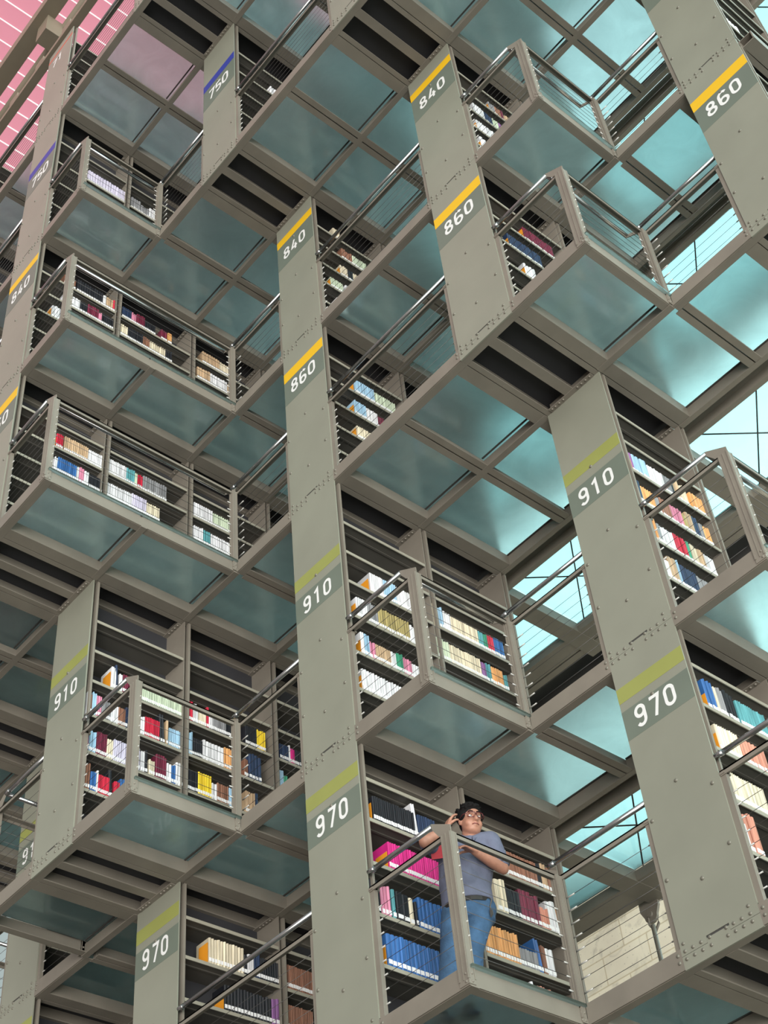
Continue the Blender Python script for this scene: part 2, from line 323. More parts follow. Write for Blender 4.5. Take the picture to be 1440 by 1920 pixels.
# ------------------------------------------------------------------ bookcases
rivet_me = MB().dome((0, 0, 0), (0, -1, 0), .0135, .009).mesh('rivet', M['rivet'])
screw_me = MB().dome((0, 0, 0), (0, -1, 0), .016, .010).mesh('screw', M['rivet'])
shelf_cache = {}
def bookcase(k, s):
    v0 = FRONT[k][s]
    if v0 >= 2: return None
    F, F2 = Z[s], Z[s + 1]; H = F2 - F
    extra = {(0, 0): ', beside the man', (0, 4): '', (-1, 5): ', under the roof girders'}.get((k, s), '')
    word = {0: 'lower olive-banded steel bookcase marked 970', 1: 'tall olive-banded steel bookcase marked 910', 2: 'lower yellow-banded steel bookcase marked 860',
            3: 'upper yellow-banded steel bookcase marked 840', 4: 'steel bookcase with blue band and number 750', 5: 'topmost steel bookcase with a red band'}[s]
    t = thing('bookcase', '%s, in the %s%s' % (word, KN[k], extra), 'bookcase', (k * P, v0 * DV, F), 'steel bookcases of the hanging stacks')
    # end panel, its joint stepping up in the middle
    lo, hi, st = .095, .0925 + H, .142
    pts = [(0, 0, lo), (.217, 0, lo), (.217, 0, st), (.409, 0, st), (.409, 0, lo), (W, 0, lo), (W, 0, hi), (.409, 0, hi), (.409, 0, H + st - .018), (.217, 0, H + st - .018), (.217, 0, hi), (0, 0, hi)]
    top = s == 5
    if v0 > FRONT[k].__getitem__(min(5, s + 1)) and not top:       # a deeper floor above: the panel stops under it
        pts = pts[:6] + [(W, 0, H), (0, 0, H)]
    if top: pts = pts[:6] + [(W, 0, H - .02), (0, 0, H - .02)]
    pan = MB().poly(pts, (0, .012, 0)).build('end_panel', M['panel'], t)
    MB().box(0, W, .006, .030, .10, .165).box(.215, .411, .004, .012, .118, .150).build('joint_backing', M['dark'], pan)
    tg = {0: (2.284, 2.150, 2.075, 1.815, 1.866, 2.045), 1: (2.19, 2.053, 1.955, 1.675, 1.72, 1.90), 2: (2.198, 2.047, 2.047, 1.68, 1.79, 1.985),
          3: (2.25, 2.113, 2.113, 1.668, 1.79, 1.985), 4: (2.30, 2.14, 2.14, 1.67, 1.80, 2.02), 5: (2.31, 2.27, 2.27, 1.85, 1.93, 2.15)}[s]
    bandm = ['olive_band', 'olive_band', 'yellow_band', 'yellow_band', 'blue_band', 'red_band'][s]
    MB().box(.0, W - .001, -.0012, .0, tg[1], tg[0]).build('colour_band', M[bandm], pan)
    if s < 5: MB().box(.0, W - .001, -.001, .0, tg[3], tg[2] - .002).build('number_plate', M['sign'], pan)
    h = (tg[5] - tg[4]) * 1.0
    d = digits(NUM[s], (.112, -.001, tg[4]), h, .142).build('number', M['white_text'], pan)
    if s == 5: d.scale = (1, 1, .9); d.location = (.02, 0, .2)
    # rivets
    rv = []
    for i, u in enumerate((.034, .102, .171, .244, .382, .445, .512, .582)):
        rv += [(u, .067), (u, .121)]
        if i in (0, 7): rv.append((u, .175))
    if k >= -2:
        for (u, z) in rv:
            if z > .095: link('rivet', rivet_me, pan, (u, 0, z))
            elif s == 0 or FRONT[k][s - 1] == v0: link('rivet', rivet_me, pan, (u, 0, z + (H if 0 else 0)))
            else: link('rivet', rivet_me, pan, (u, 0, z))
        for (u, z) in ((.308, 1.293), (.583, 1.108), (.032, 1.113), (.58, .64), (.307, .518), (.031, .644), (.307, 2.06 if s != 2 else 1.99)):
            link('screw', screw_me, pan, (u, 0, z))
        if FRONT[k][s] != FRONT[k][s - 1] if s else True:
            MB().box(0, W, .0005, .014, 0, .0925).box(.218, .408, .0005, .014, .0925, .126).build('lower_plate', M['panel'], pan)
    # uprights and dividers, one at every bay
    nb = 2 - v0
    mb = MB().box(W - .055, W, .052, .075, .15, H).box(0, .055, .052, .075, .15, H).box(.05, W - .05, .035, .045, .15, H)
    mb.build('upright', M['paint'], t)
    for b in range(1, nb + 1):
        y = b * DV
        MB().box(0.005, W - .005, y - .004, y + .006, .15, H).build('divider_panel', M['paint'], t)
        MB().box(W - .05, W, y + .045, y + .07, .15, H).box(0, .05, y + .045, y + .07, .15, H).box(.05, W - .05, y + .05, y + .056, .15, H).build('upright', M['paint'], t)
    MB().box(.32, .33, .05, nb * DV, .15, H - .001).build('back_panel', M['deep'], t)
    for b in range(nb):
        for j, zs in enumerate([.185] + SH[s]):
            if zs > H - .12: continue
            key = 'b'
            if key not in shelf_cache:
                L = DV - .085
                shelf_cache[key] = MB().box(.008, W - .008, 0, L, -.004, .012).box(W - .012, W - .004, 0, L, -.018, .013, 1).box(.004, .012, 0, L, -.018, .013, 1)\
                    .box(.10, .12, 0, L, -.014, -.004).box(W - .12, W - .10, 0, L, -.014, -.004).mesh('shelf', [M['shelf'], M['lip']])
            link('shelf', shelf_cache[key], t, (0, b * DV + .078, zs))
    return t
for k in range(-3, 3):
    for s in range(6):
        bookcase(k, s)

# ------------------------------------------------------------------ floors: steel frames and glass
def bar_u(mb, u0, u1, v, F=0): mb.box(u0, u1, v - .032, v + .032, F, F + .13)
FLOORN = {0: 'the lower olive-banded bookcases', 1: 'the tall olive-banded bookcases', 2: 'the 860 bookcases', 3: 'the upper yellow-banded bookcases', 4: 'the blue-banded bookcases', 5: 'the topmost bookcases'}
def spine(k, F):
    """steel floor frame carrying a bookcase row"""
    f = fr(k, F)
    if f >= 2: return
    z0 = Z[F]; L = (2 - f) * DV
    t = thing('row_floor_frame', 'dark steel floor frame under %s of the %s' % (FLOORN[F], KN[k]), 'floor frame', (k * P, f * DV, z0), 'steel floor frames carrying the bookcase rows')
    MB().box(0, W, .09, L + .05, .128, .145).build('base_plate', M['deep'], t)
    MB().box(.27, .37, .08, L, 0, .012).box(.31, .33, .08, L, .012, .128).build('centre_beam', M['paint'], t)
    for sd in (0, 1):
        x = (lambda a, b: (a, b)) if sd else (lambda a, b: (W - b, W - a))
        mb = MB()
        a, b = x(W - .055, W - .002); mb.box(a, b, .086, L + .05, .0005, .012)
        a, b = x(W - .012, W - .002); mb.box(a, b, .08, L + .05, .012, .128)
        mb.build('row_edge_beam', M['paint'], t)
        mb = MB(); a, b = x(W + .006, W + .135); mb.box(a, b, .086, L - .003, .001, .012)
        a, b = x(W + .123, W + .135); mb.box(a, b, .08, L + .05, .012, .128)
        mb.build('aisle_edge_beam', M['paint'], t)
    MB().box(W - .002, W + .124, .086, L - .003, .118, .1279).box(-.124, .002, .086, L - .003, .118, .1279).build('light_leak_strip', M['paint'], t)  # added strip that stops light leaking through the gap beside the row
    # front fascia across the row
    MB().box(0, W, .013, .085, .0025, .012).box(0, W, .014, .03, .012, .127).build('front_beam', M['paint'], t)
    for b in range(1, 2 - f + 1):
        mb = MB().box(.06, W - .06, b * DV - .05, b * DV, -.006, .004).box(.06, W - .06, b * DV - .010, b * DV, .0, .1)
        for u in (.09, .13, .18, .23, .41, .46, .51, .56): mb.dome((u, b * DV - .03, -.006), (0, 0, -1), .011, .010)
        mb.build('bolted_angle', M['paint'], t)
for k in range(-3, 3):
    for F in range(6): spine(k, F)

def deck(k, F):
    """glass walkway between row k and row k+1"""
    fl, f2 = fr(k, F), fr(k + 1, F)
    if min(fl, f2) >= 2: return
    z0 = Z[F]; uL, uR = k * P + W, (k + 1) * P; Mu = k * P + W + A / 2
    who = ', under the man' if (k, F) == (0, 0) else ''
    t = thing('glass_walkway', ('glass walkway at the foot of %s, between %s and %s columns' % (FLOORN[F], KS[k], KS[k + 1])) if not who else 'glass walkway the man stands on, between centre and right columns', 'walkway', (0, 0, z0), 'glass walkways between the bookcase rows')
    e0, e1 = uL + .125, uR - .125
    for half, f in ((0, fl), (1, f2)):
        a, b = (e0, Mu - .0) if half == 0 else (Mu + .0, e1)
        if half == 0: ga, gb = e0 - .01, Mu + .03
        else: ga, gb = Mu + .05, e1 + .01
        for m in range(f, 2):
            MB().box(ga, gb, m * DV + .02, (m + 1) * DV + (.018 if m < 1 else .05), .130, .150).build('glass_panel', M['glass'], t)
            MB().box(ga + .02, gb - .02, (m + 1) * DV - (.050 if m < 1 else .020), (m + 1) * DV - (.033 if m < 1 else .003), .121, .1295).build('gasket', M['dark'], t)
            if m > f:
                mb = MB(); mb.box(uL + .004 if half == 0 else Mu, Mu if half == 0 else uR - .004, m * DV - .032, m * DV + .032, -.003, .010)
                mb.box(uL + .01 if half == 0 else Mu, Mu if half == 0 else uR - .01, m * DV - .008, m * DV + .008, .012, .128)
                mb.build('cross_beam', M['paint'], t)
        # front edge
        c, d = (uL, Mu) if half == 0 else (Mu, uR)
        y = f * DV
        MB().box(c, d, y, y + .012, .006, .152).box(c, d, y + .012, y + .085, .002, .011).box(c, d, y + .012, y + .03, .142, .152).build('front_edge_beam', M['paint'], t)
        for u in ((c + .03, c + .058) if half == 0 else (d - .03, d - .058)):
            for zz in (.064, .115):
                if u in (c + .03, d - .03): link('rivet', rivet_me, t, (u, y, zz))
        MB().box(uL if half == 0 else Mu, Mu if half == 0 else uR, 2 * DV - .002, 2 * DV + .055, -.004, .1285).build('rear_edge_beam', M['paint'], t)
    lo, hi = min(fl, f2), max(fl, f2)
    if lo < hi:      # the side of the projecting half
        sgn = -1 if fl < f2 else 1
        x = lambda a, b: (Mu - b, Mu - a) if sgn < 0 else (Mu + a, Mu + b)
        mb = MB(); a, b = x(0.0005, .012); mb.box(a, b, lo * DV + .013, hi * DV + .011, .006, .151)
        a, b = x(.012, .085); mb.box(a, b, lo * DV + .086, hi * DV - .001, .003, .011); mb.build('side_edge_beam', M['paint'], t)
    for (a, b, w0) in ((Mu - .035, Mu + .030, Mu + .02), (Mu + .045, Mu + .110, Mu + .047)):
        MB().box(a, b, hi * DV + .087, 2 * DV - .003, -.0015, .012).box(w0, w0 + .012, hi * DV + .087, 2 * DV - .003, .012, .127).build('mid_beam', M['paint'], t)
    # balustrade
    r = thing('cable_railing', ('cable railing at the foot of %s, between %s and %s columns' % (FLOORN[F], KS[k], KS[k + 1])) if not who else 'cable railing the man leans on, between centre and right columns', 'railing', (0, 0, z0 + .15), 'cable railings of the walkways')
    zb, zh, zt = 1.01, 1.14, 1.0
    def post(u0, u1, v0, v1, h=1.0, cap=True):
        # built from two plates and a web, like a rolled section
        mb = MB().box(u0, u1, v0, v0 + .008, -.135, h).box(u1 - .008, u1, v0 + .008, v1, -.135, h).box(u0, u0 + .008, v0 + .008, v0 + .03, -.135, h)
        for a_ in (u0, u1 - .011, (u0 + u1) / 2 - .004): mb.box(a_, a_ + (.011 if a_ != (u0 + u1) / 2 - .004 else .006), v0 - .005, v0, -.10, h)
        mb.box(u1, u1 + .004, v0 + .002, v0 + .010, -.10, h).box(u1, u1 + .004, v1 - .010, v1, -.10, h)
        for zz in (-.115, -.06): mb.dome(((u0 + u1) / 2 + .02, v0, zz), (0, -1, 0), .010, .007); mb.dome((u1, v1 - .03, zz), (1, 0, 0), .010, .007)
        mb.build('post', M['paint'], r)
    def cable(p0, p1, axis):
        mb = MB().cyl(p0, p1, .0021, 6)
        d = Vector(axis)
        for p, sg in ((Vector(p0), 1), (Vector(p1), -1)): mb.cyl(p - d * sg * .055, p + d * sg * .035, .0058, 8, mi=1)
        mb.build('cable', [M['cable'], M['fitting']], r)
    def railu(u0, u1, y, hu0, hu1):
        MB().box(u0, u1, y + .005, y + .065, zb - .012, zb).box(u0, u1, y + .005, y + .013, zb - .04, zb).build('top_bar', M['paint'], r)
        MB().cyl((hu0, y + .02, zh), (hu1, y + .02, zh), .021, 14).cyl((hu0 + .005, y + .02, zh), (hu0 + .07, y + .02, zh), .0225, 14).build('handrail', M['rail'], r)
        for i in range(8): cable((u0 + .04, y + .045, .105 * (i + 1)), (u1 - .04, y + .045, .105 * (i + 1)), (1, 0, 0))
    def endpost(u, y, right):
        a, b = (u, u + .045) if right else (u - .045, u)
        mb = MB().box(a, b, y + .012, y + .022, -.02, zb).box(a if right else b - .008, a + .008 if right else b, y + .022, y + .07, -.02, zb).box(b - .008 if right else a, b if right else a + .008, y + .022, y + .05, -.02, zb)
        mb.box(a - .0, b + .0, y + .0, y + .075, zb - .03, zb - .013); mb.build('post', M['paint'], r)
    endpost(uL, fl * DV, True); endpost(uR, f2 * DV, False)
    if lo == hi:
        railu(uL + .005, uR - .005, fl * DV, uL, uR)
    else:
        railu(uL + .005, Mu, fl * DV, uL, Mu - (.18 if sgn < 0 else .0)) if sgn < 0 else railu(uL + .005, Mu, fl * DV, uL, Mu + .1)
        railu(Mu, uR - .005, f2 * DV, Mu - .1 if sgn < 0 else Mu + .18, uR)
        post(Mu - .085, Mu + .006, lo * DV - .006, lo * DV + .055) if sgn < 0 else post(Mu - .006, Mu + .085, lo * DV - .006, lo * DV + .055)
        post(Mu - .045, Mu + .012, hi * DV - .045, hi * DV + .01)
        ui = Mu + sgn * .18
        mb = MB(); a, b = x(.005, .065); mb.box(a, b, lo * DV, hi * DV, zb - .012, zb); a, b = x(.005, .013); mb.box(a, b, lo * DV, hi * DV, zb - .04, zb); mb.build('top_bar', M['paint'], r)
        MB().cyl((ui, lo * DV + .02, zh), (ui, hi * DV + .0, zh), .021, 14).build('handrail', M['rail'], r)
        # bracket plates tying the handrail back to the posts
        MB().poly([(Mu, lo * DV + .012, zb), (Mu, lo * DV + .012, zb + .05), (ui, lo * DV + .012, zh + .02), (ui, lo * DV + .012, zh - .03), (Mu + sgn * .09, lo * DV + .012, zb - .03)], (0, .008, 0)).build('bracket', M['paint'], r)
        MB().poly([(Mu, hi * DV - .01, zb), (Mu, hi * DV - .01, zb + .04), (ui, hi * DV - .01, zh + .015), (ui, hi * DV - .01, zh - .03)], (0, .008, 0)).build('bracket', M['paint'], r)
        for i in range(8): cable((Mu + sgn * .03, lo * DV + .05, .105 * (i + 1)), (Mu + sgn * .03, hi * DV - .05, .105 * (i + 1)), (0, 1, 0))
for F in range(6):
    for k in range(-3, 2):
        deck(k, F)

# ------------------------------------------------------------------ rear walkway hung behind the stacks, on rods
for F in range(1, 5):
    z0 = Z[F]
    t = thing('rear_walkway', 'glass rear gangway with crossed rods, level with the foot of %s' % FLOORN[F], 'gangway', (0, 0, z0), 'rear gangways behind the stacks')
    U0, U1 = -2.5 * P, 3.6 * P
    MB().box(U0, U1, 2.36, 2.42, 0, .16).box(U0, U1, 2.30, 2.36, .10, .14).build('edge_beam', M['paint'], t)
    MB().box(U0, U1, 3.47, 3.56, 0, .10).box(U0, U1, 3.56, 3.66, .0, .03).box(U0, U1, 3.66, 3.70, .0, .12).box(U0, U1, 3.72, 3.80, .0, .05).build('edge_beam', M['paint'], t)
    if F == 2: MB().box(U0, U1, 3.86, 4.6, .14, .3).box(U0, U1, 4.1, 4.2, .02, .14).build('slab_edge', M['dark'], t)
    for q in range(-2, 4):
        c = q * P + .37
        MB().box(c - .10, c + .10, 2.42, 3.9, -.005, .119).build('cross_beam', M['paint'], t)
        if q < 3:
            MB().box(c + .10, c + P - .10, 2.40, 3.49, .12, .14).build('glass_panel', M['clear_glass'], t)
            for h in (0,):
                cu, cv = c + .62, 2.94
                for sg in (1, -1):
                    MB().cyl((cu - .42 * sg, cv - .54, .112), (cu + .42 * sg, cv + .54, .112), .0075, 8).build('cross_rod', M['dark'], t)
for q in range(-1, 3):
    c = q * P + .25
    t = thing('hanger_rod', 'dark hanger rod with forked bracket behind the %s, under the gangways' % KN[q], 'hanger', (c, 3.86, Z[1]))
    MB().cyl((0, 0, -.22), (0, 0, -4.6), .022, 12).build('rod', M['paint'], t)
    pts = [(-.11, 0, .10), (-.11, 0, -.05)] + [(-.075 * math.cos(a), 0, -.12 - .075 * math.sin(a)) for a in [PI * i / 8 for i in range(9)]] + [(.11, 0, -.05), (.11, 0, .10)]
    MB().poly(pts, (0, .03, 0)).cyl((0, -.02, -.11), (0, .06, -.11), .03, 12).build('bracket', M['paint'], t)
    MB().tube([(0, .05, -.08), (.035, .05, -.14), (.035, .05, -.2), (0, .02, -.28)], .014).tube([(0, .0, -.08), (-.035, .0, -.14), (-.035, .0, -.2), (0, .02, -.28)], .014).build('fork', M['paint'], t)
BOOKS = [
 (0,0,3,[(0.078,0.13,1,'E',0.16),(0.146,0.573,20,'black',0.235),(0.573,0.611,2,'white',0.31),(0.611,0.795,9,'navy',0.24)]),
 (0,0,2,[(0.186,0.248,1,'E',0.15),(0.259,0.849,27,'magenta',0.24)]),
 (0,0,1,[(0.041,0.141,1,'black',0.27),(0.151,0.242,3,'pink',0.26),(0.252,0.288,1,'teal',0.26),(0.293,0.422,2,'black',0.25),(0.422,0.468,1,'cream',0.24),(0.474,0.5,1,'black',0.22),(0.51,0.828,8,'blue',0.27)]),
 (0,0,0,[(0.079,0.147,1,'E',0.17),(0.157,0.896,17,'blue',0.27)]),
 (0,0,3,[(1.453,1.554,3,'sky-blue',0.26),(1.554,1.584,1,'white',0.25),(1.584,1.919,17,'brown',0.24),(1.919,1.975,2,'black',0.25),(1.975,2.043,2,'tan',0.26),(2.049,2.149,2,'brown',0.24)]),
 (0,0,2,[(1.38,1.502,2,'cream',0.31),(1.502,1.655,8,'black',0.26),(1.655,1.876,5,'maroon',0.29),(1.876,1.973,4,'salmon',0.2),(1.973,2.089,2,'white',0.29),(2.089,2.145,2,'orange',0.26)]),
 (0,0,1,[(1.127,1.555,15,'orange',0.27),(1.555,1.752,7,'grey',0.17),(1.752,1.804,2,'blue',0.3),(1.804,1.851,3,'brown',0.26),(1.851,1.94,2,'white',0.26)]),
 (0,0,0,[(1.634,1.668,1,'white',0.31),(1.679,1.851,5,'salmon',0.285)]),
 (0,1,3,[(0.259,0.339,1,'E',0.16),(0.358,0.52,9,'white',0.25),(0.52,0.671,6,'sky-blue',0.25),(0.671,0.894,10,'white',0.24)]),
 (0,1,2,[(0.086,0.157,1,'E',0.16),(0.169,0.295,6,'white',0.25),(0.295,0.416,5,'grey',0.25),(0.416,0.787,13,'olive',0.25),(0.787,0.906,4,'white',0.23)]),
 (0,1,1,[(0.104,0.173,1,'E',0.16),(0.179,0.22,2,'white',0.26),(0.22,0.279,3,'sky-blue',0.26),(0.279,0.344,2,'pink',0.2),(0.344,0.517,8,'tan',0.2),(0.517,0.577,2,'white',0.2),(0.577,0.656,4,'green',0.22),(0.656,0.759,4,'pink',0.2),(0.759,0.901,6,'white',0.18)]),
 (0,1,0,[(0.085,0.148,1,'E',0.16),(0.154,0.636,16,'white',0.24)]),
 (0,1,3,[(1.121,1.161,1,'cream',0.27),(1.187,1.247,2,'sky-blue',0.27),(1.247,1.339,3,'white',0.24),(1.339,1.69,15,'cream',0.23),(1.69,1.759,3,'teal',0.22),(1.759,1.814,2,'green',0.22),(1.814,1.897,3,'red',0.24),(1.897,2.022,5,'blue',0.24)]),
 (0,1,2,[(1.117,1.265,5,'sage',0.25),(1.265,1.654,18,'cream',0.24),(1.654,1.721,3,'purple',0.22),(1.721,1.789,2,'teal',0.24),(1.789,1.945,6,'orange',0.23),(1.945,1.993,2,'teal',0.2)]),
 (0,1,1,[(1.038,1.107,2,'navy',0.26),(1.107,1.17,3,'purple',0.2),(1.406,1.47,3,'white',0.19),(1.568,1.732,4,'white',0.19),(1.771,1.931,7,'cream',0.19),(1.945,1.998,1,'salmon',0.24)]),
 (0,2,3,[(0.343,0.407,1,'E',0.15),(0.421,0.694,12,'sky-blue',0.24),(0.694,0.986,12,'sage',0.22)]),
 (0,2,2,[(0.306,0.382,1,'E',0.15),(0.396,0.551,7,'sky-blue',0.24),(0.551,0.707,7,'white',0.23),(0.707,0.793,3,'maroon',0.2)]),
 (0,2,1,[(0.296,0.378,1,'E',0.14),(0.392,0.586,9,'cream',0.2)]),
 (0,3,4,[(0.335,0.447,3,'cream',0.2)]),
 (0,3,3,[(0.436,0.602,5,'brown',0.22),(0.602,0.819,8,'sage',0.22),(0.835,0.924,3,'cream',0.2)]),
 (0,3,2,[(0.329,0.383,1,'E',0.15),(0.391,0.508,5,'cream',0.22),(0.508,0.586,2,'black',0.22),(0.586,0.743,6,'cream',0.22),(0.743,0.815,3,'sky-blue',0.2)]),
 (0,3,1,[(0.166,0.219,1,'E',0.15),(0.226,0.409,7,'sage',0.2),(0.439,0.485,1,'white',0.22),(0.485,0.624,4,'black',0.25)]),
 (0,3,0,[(0.244,0.289,1,'E',0.15),(0.296,0.424,3,'white',0.25)]),
 (1,3,3,[(0.455,0.51,1,'E',0.15),(0.518,0.612,4,'grey',0.22),(0.612,0.707,3,'brown',0.22),(0.707,0.747,1,'maroon',0.24),(0.755,0.859,4,'tan',0.2)]),
 (1,3,2,[(0.235,0.396,5,'white',0.24),(0.396,0.511,5,'navy',0.22),(0.511,0.604,3,'sage',0.22),(0.604,0.659,2,'purple',0.22),(0.659,0.737,3,'white',0.18)]),
 (1,3,1,[(0.143,0.21,1,'E',0.16),(0.218,0.535,10,'white',0.24)]),
 (1,3,0,[(0.145,0.204,1,'E',0.15),(0.211,0.307,2,'white',0.26),(0.315,0.344,1,'black',0.2),(0.352,0.389,1,'white',0.2)]),
 (1,2,3,[(0.417,0.523,1,'E',0.18),(0.537,0.941,18,'maroon',0.24)]),
 (1,2,2,[(0.186,0.254,1,'E',0.14),(0.261,0.706,18,'navy',0.24)]),
 (1,2,1,[(0.337,0.398,1,'E',0.16),(0.405,0.555,4,'white',0.24)]),
 (1,1,3,[(1.166,1.205,1,'E',0.15),(1.205,1.245,1,'purple',0.26),(1.245,1.431,4,'sky-blue',0.26),(1.431,1.627,9,'white',0.24),(1.627,1.73,6,'grey',0.24),(1.73,1.764,1,'black',0.25),(1.764,1.84,2,'tan',0.27),(1.854,1.937,3,'cream',0.26),(1.986,2.177,7,'orange',0.24)]),
 (1,1,2,[(1.177,1.229,1,'navy',0.28),(1.229,1.392,6,'orange',0.24),(1.392,1.451,3,'grey',0.23),(1.464,1.597,4,'brown',0.25),(1.597,1.745,5,'pink',0.24),(1.745,1.799,2,'olive',0.22),(1.799,1.887,2,'tan',0.27),(1.887,1.963,2,'navy',0.28),(1.963,2.018,2,'grey',0.24),(2.018,2.101,3,'orange',0.23)]),
 (1,1,1,[(1.163,1.29,5,'orange',0.27),(1.29,1.335,1,'grey',0.24),(1.335,1.49,8,'white',0.24),(1.503,1.588,3,'red',0.26),(1.594,1.66,3,'red',0.25),(1.666,1.706,1,'green',0.26),(1.706,1.786,4,'cream',0.24),(1.786,1.873,4,'tan',0.24),(1.873,2.001,6,'white',0.22)]),
 (1,1,0,[(1.165,1.309,8,'white',0.22),(1.309,1.416,2,'tan',0.3),(1.416,1.441,1,'sky-blue',0.29),(1.441,1.653,9,'navy',0.27),(1.653,1.835,9,'grey',0.25)]),
 (1,0,3,[(1.178,1.259,1,'E',0.14),(1.271,1.383,5,'blue',0.29),(1.383,1.413,2,'cream',0.26),(1.413,1.497,3,'grey',0.27),(1.497,1.617,3,'black',0.28),(1.635,1.975,15,'teal',0.25)]),
 (1,0,2,[(1.163,1.243,1,'E',0.16),(1.249,1.511,11,'cream',0.25),(1.523,1.81,8,'salmon',0.24)]),
 (1,0,1,[(1.121,1.199,1,'E',0.18),(1.205,1.628,22,'cream',0.25)]),
 (1,0,0,[(1.155,1.199,1,'E',0.18),(1.204,1.265,4,'white',0.24),(1.265,1.398,3,'salmon',0.33)]),
 (2,3,1,[(1.195,1.479,6,'cream',0.1)]),
 (2,3,0,[(1.141,1.42,6,'white',0.24)]),
 (-1,1,3,[(-0.87,-0.801,1,'E',0.2),(-0.795,-0.737,4,'white',0.26),(-0.737,-0.708,1,'navy',0.3),(-0.708,-0.667,2,'white',0.22),(-0.667,-0.478,8,'maroon',0.23),(-0.466,0.012,24,'sage',0.23)]),
 (-1,1,2,[(-1.03,-1.002,2,'white',0.25),(-0.997,-0.974,1,'brown',0.24),(-0.974,-0.93,3,'sky-blue',0.26),(-0.93,-0.873,3,'pink',0.24),(-0.873,-0.771,6,'grey',0.22),(-0.771,-0.691,4,'white',0.22),(-0.691,-0.617,5,'brown',0.22),(-0.617,-0.46,7,'navy',0.25),(-0.449,-0.402,2,'white',0.22),(-0.402,-0.237,9,'red',0.24),(-0.225,-0.172,2,'black',0.33),(-0.166,-0.142,1,'tan',0.3),(-0.136,0.014,8,'sky-blue',0.22)]),
 (-1,1,1,[(-1.005,-0.978,1,'pink',0.22),(-0.978,-0.901,4,'sky-blue',0.24),(-0.901,-0.79,6,'maroon',0.26),(-0.79,-0.724,3,'cream',0.22),(-0.724,-0.442,13,'lilac',0.25),(-0.43,-0.384,2,'white',0.24),(-0.384,-0.356,1,'black',0.26),(-0.344,-0.275,3,'cream',0.18),(-0.269,-0.148,5,'maroon',0.27),(-0.148,-0.095,2,'white',0.22),(-0.095,-0.048,2,'blue',0.22),(-0.048,0.028,3,'white',0.27)]),
 (-1,1,0,[(-1.007,-0.938,3,'brown',0.28),(-0.932,-0.873,3,'blue',0.22),(-0.873,-0.852,1,'white',0.24),(-0.852,-0.738,7,'red',0.21),(-0.738,-0.699,1,'black',0.3),(-0.694,-0.634,4,'red',0.2),(-0.634,-0.557,3,'blue',0.26)]),
 (-1,1,3,[(0.08,0.136,2,'red',0.25),(0.136,0.198,3,'white',0.24),(0.198,0.292,4,'cream',0.21),(0.292,0.323,1,'red',0.27),(0.323,0.367,2,'white',0.21),(0.367,0.526,8,'grey',0.22),(0.526,0.622,5,'black',0.22),(0.622,0.667,2,'tan',0.24)]),
 (-1,1,2,[(0.093,0.135,2,'sky-blue',0.27),(0.135,0.251,6,'black',0.22),(0.251,0.499,7,'white',0.24),(0.499,0.662,6,'orange',0.26)]),
 (-1,1,1,[(0.082,0.201,7,'black',0.25),(0.201,0.357,6,'yellow',0.26),(0.357,0.418,3,'white',0.2),(0.418,0.552,6,'brown',0.22),(0.552,0.657,4,'sky-blue',0.22)]),
 (-1,1,3,[(0.758,0.901,8,'black',0.25),(0.901,1.013,5,'yellow',0.25)]),
 (-1,1,2,[(0.738,0.789,3,'brown',0.22),(0.796,0.949,4,'navy',0.31)]),
 (-1,1,1,[(0.75,0.863,6,'tan',0.26),(0.863,0.907,1,'navy',0.28)]),
 (-1,1,3,[(1.185,1.299,8,'navy',0.2),(1.299,1.326,1,'white',0.22),(1.326,1.38,3,'magenta',0.2),(1.38,1.469,5,'black',0.2)]),
 (-1,1,2,[(1.17,1.229,2,'sky-blue',0.26),(1.229,1.276,2,'green',0.22)]),
 (-1,2,3,[(-1.681,-1.643,1,'E',0.14),(-1.637,-1.554,4,'red',0.22),(-1.541,-1.251,13,'tan',0.24),(-1.251,-1.061,9,'white',0.22)]),
 (-1,2,2,[(-1.629,-1.592,2,'white',0.22),(-1.592,-1.365,10,'blue',0.24),(-1.365,-1.333,1,'white',0.24),(-1.333,-1.276,2,'pink',0.24),(-1.276,-1.218,2,'white',0.22),(-1.212,-1.057,9,'black',0.22)]),
 (-1,2,3,[(-1.002,-0.775,11,'white',0.24),(-0.775,-0.667,4,'teal',0.24),(-0.667,-0.633,2,'sage',0.22),(-0.633,-0.565,3,'red',0.22),(-0.565,-0.256,11,'grey',0.25)]),
 (-1,2,2,[(-0.998,-0.69,14,'white',0.23),(-0.69,-0.503,8,'lilac',0.25),(-0.503,-0.334,7,'cream',0.22)]),
 (-1,2,3,[(0.102,0.359,10,'white',0.24),(0.359,0.68,12,'sage',0.22)]),
 (-1,2,2,[(0.107,0.233,5,'white',0.24),(0.233,0.332,3,'teal',0.24),(0.332,0.676,14,'white',0.23)]),
 (-1,3,2,[(-1.942,-1.893,1,'E',0.16),(-1.886,-1.734,4,'white',0.23)]),
 (-1,3,4,[(-1.782,-1.624,4,'brown',0.2),(-1.609,-1.251,11,'black',0.25),(-1.251,-1.206,1,'white',0.22),(-1.206,-1.109,3,'tan',0.22),(-1.109,-1.057,2,'red',0.24)]),
 (-1,3,3,[(-1.752,-1.538,6,'white',0.22),(-1.538,-1.438,3,'black',0.22),(-1.438,-1.286,7,'maroon',0.24),(-1.286,-1.242,2,'pink',0.2),(-1.242,-1.059,7,'black',0.22)]),
 (-1,3,4,[(-0.982,-0.846,6,'navy',0.22),(-0.846,-0.778,3,'pink',0.2),(-0.778,-0.656,5,'maroon',0.24),(-0.656,-0.502,6,'black',0.2),(-0.425,-0.332,3,'maroon',0.2),(-0.324,-0.261,1,'orange',0.22)]),
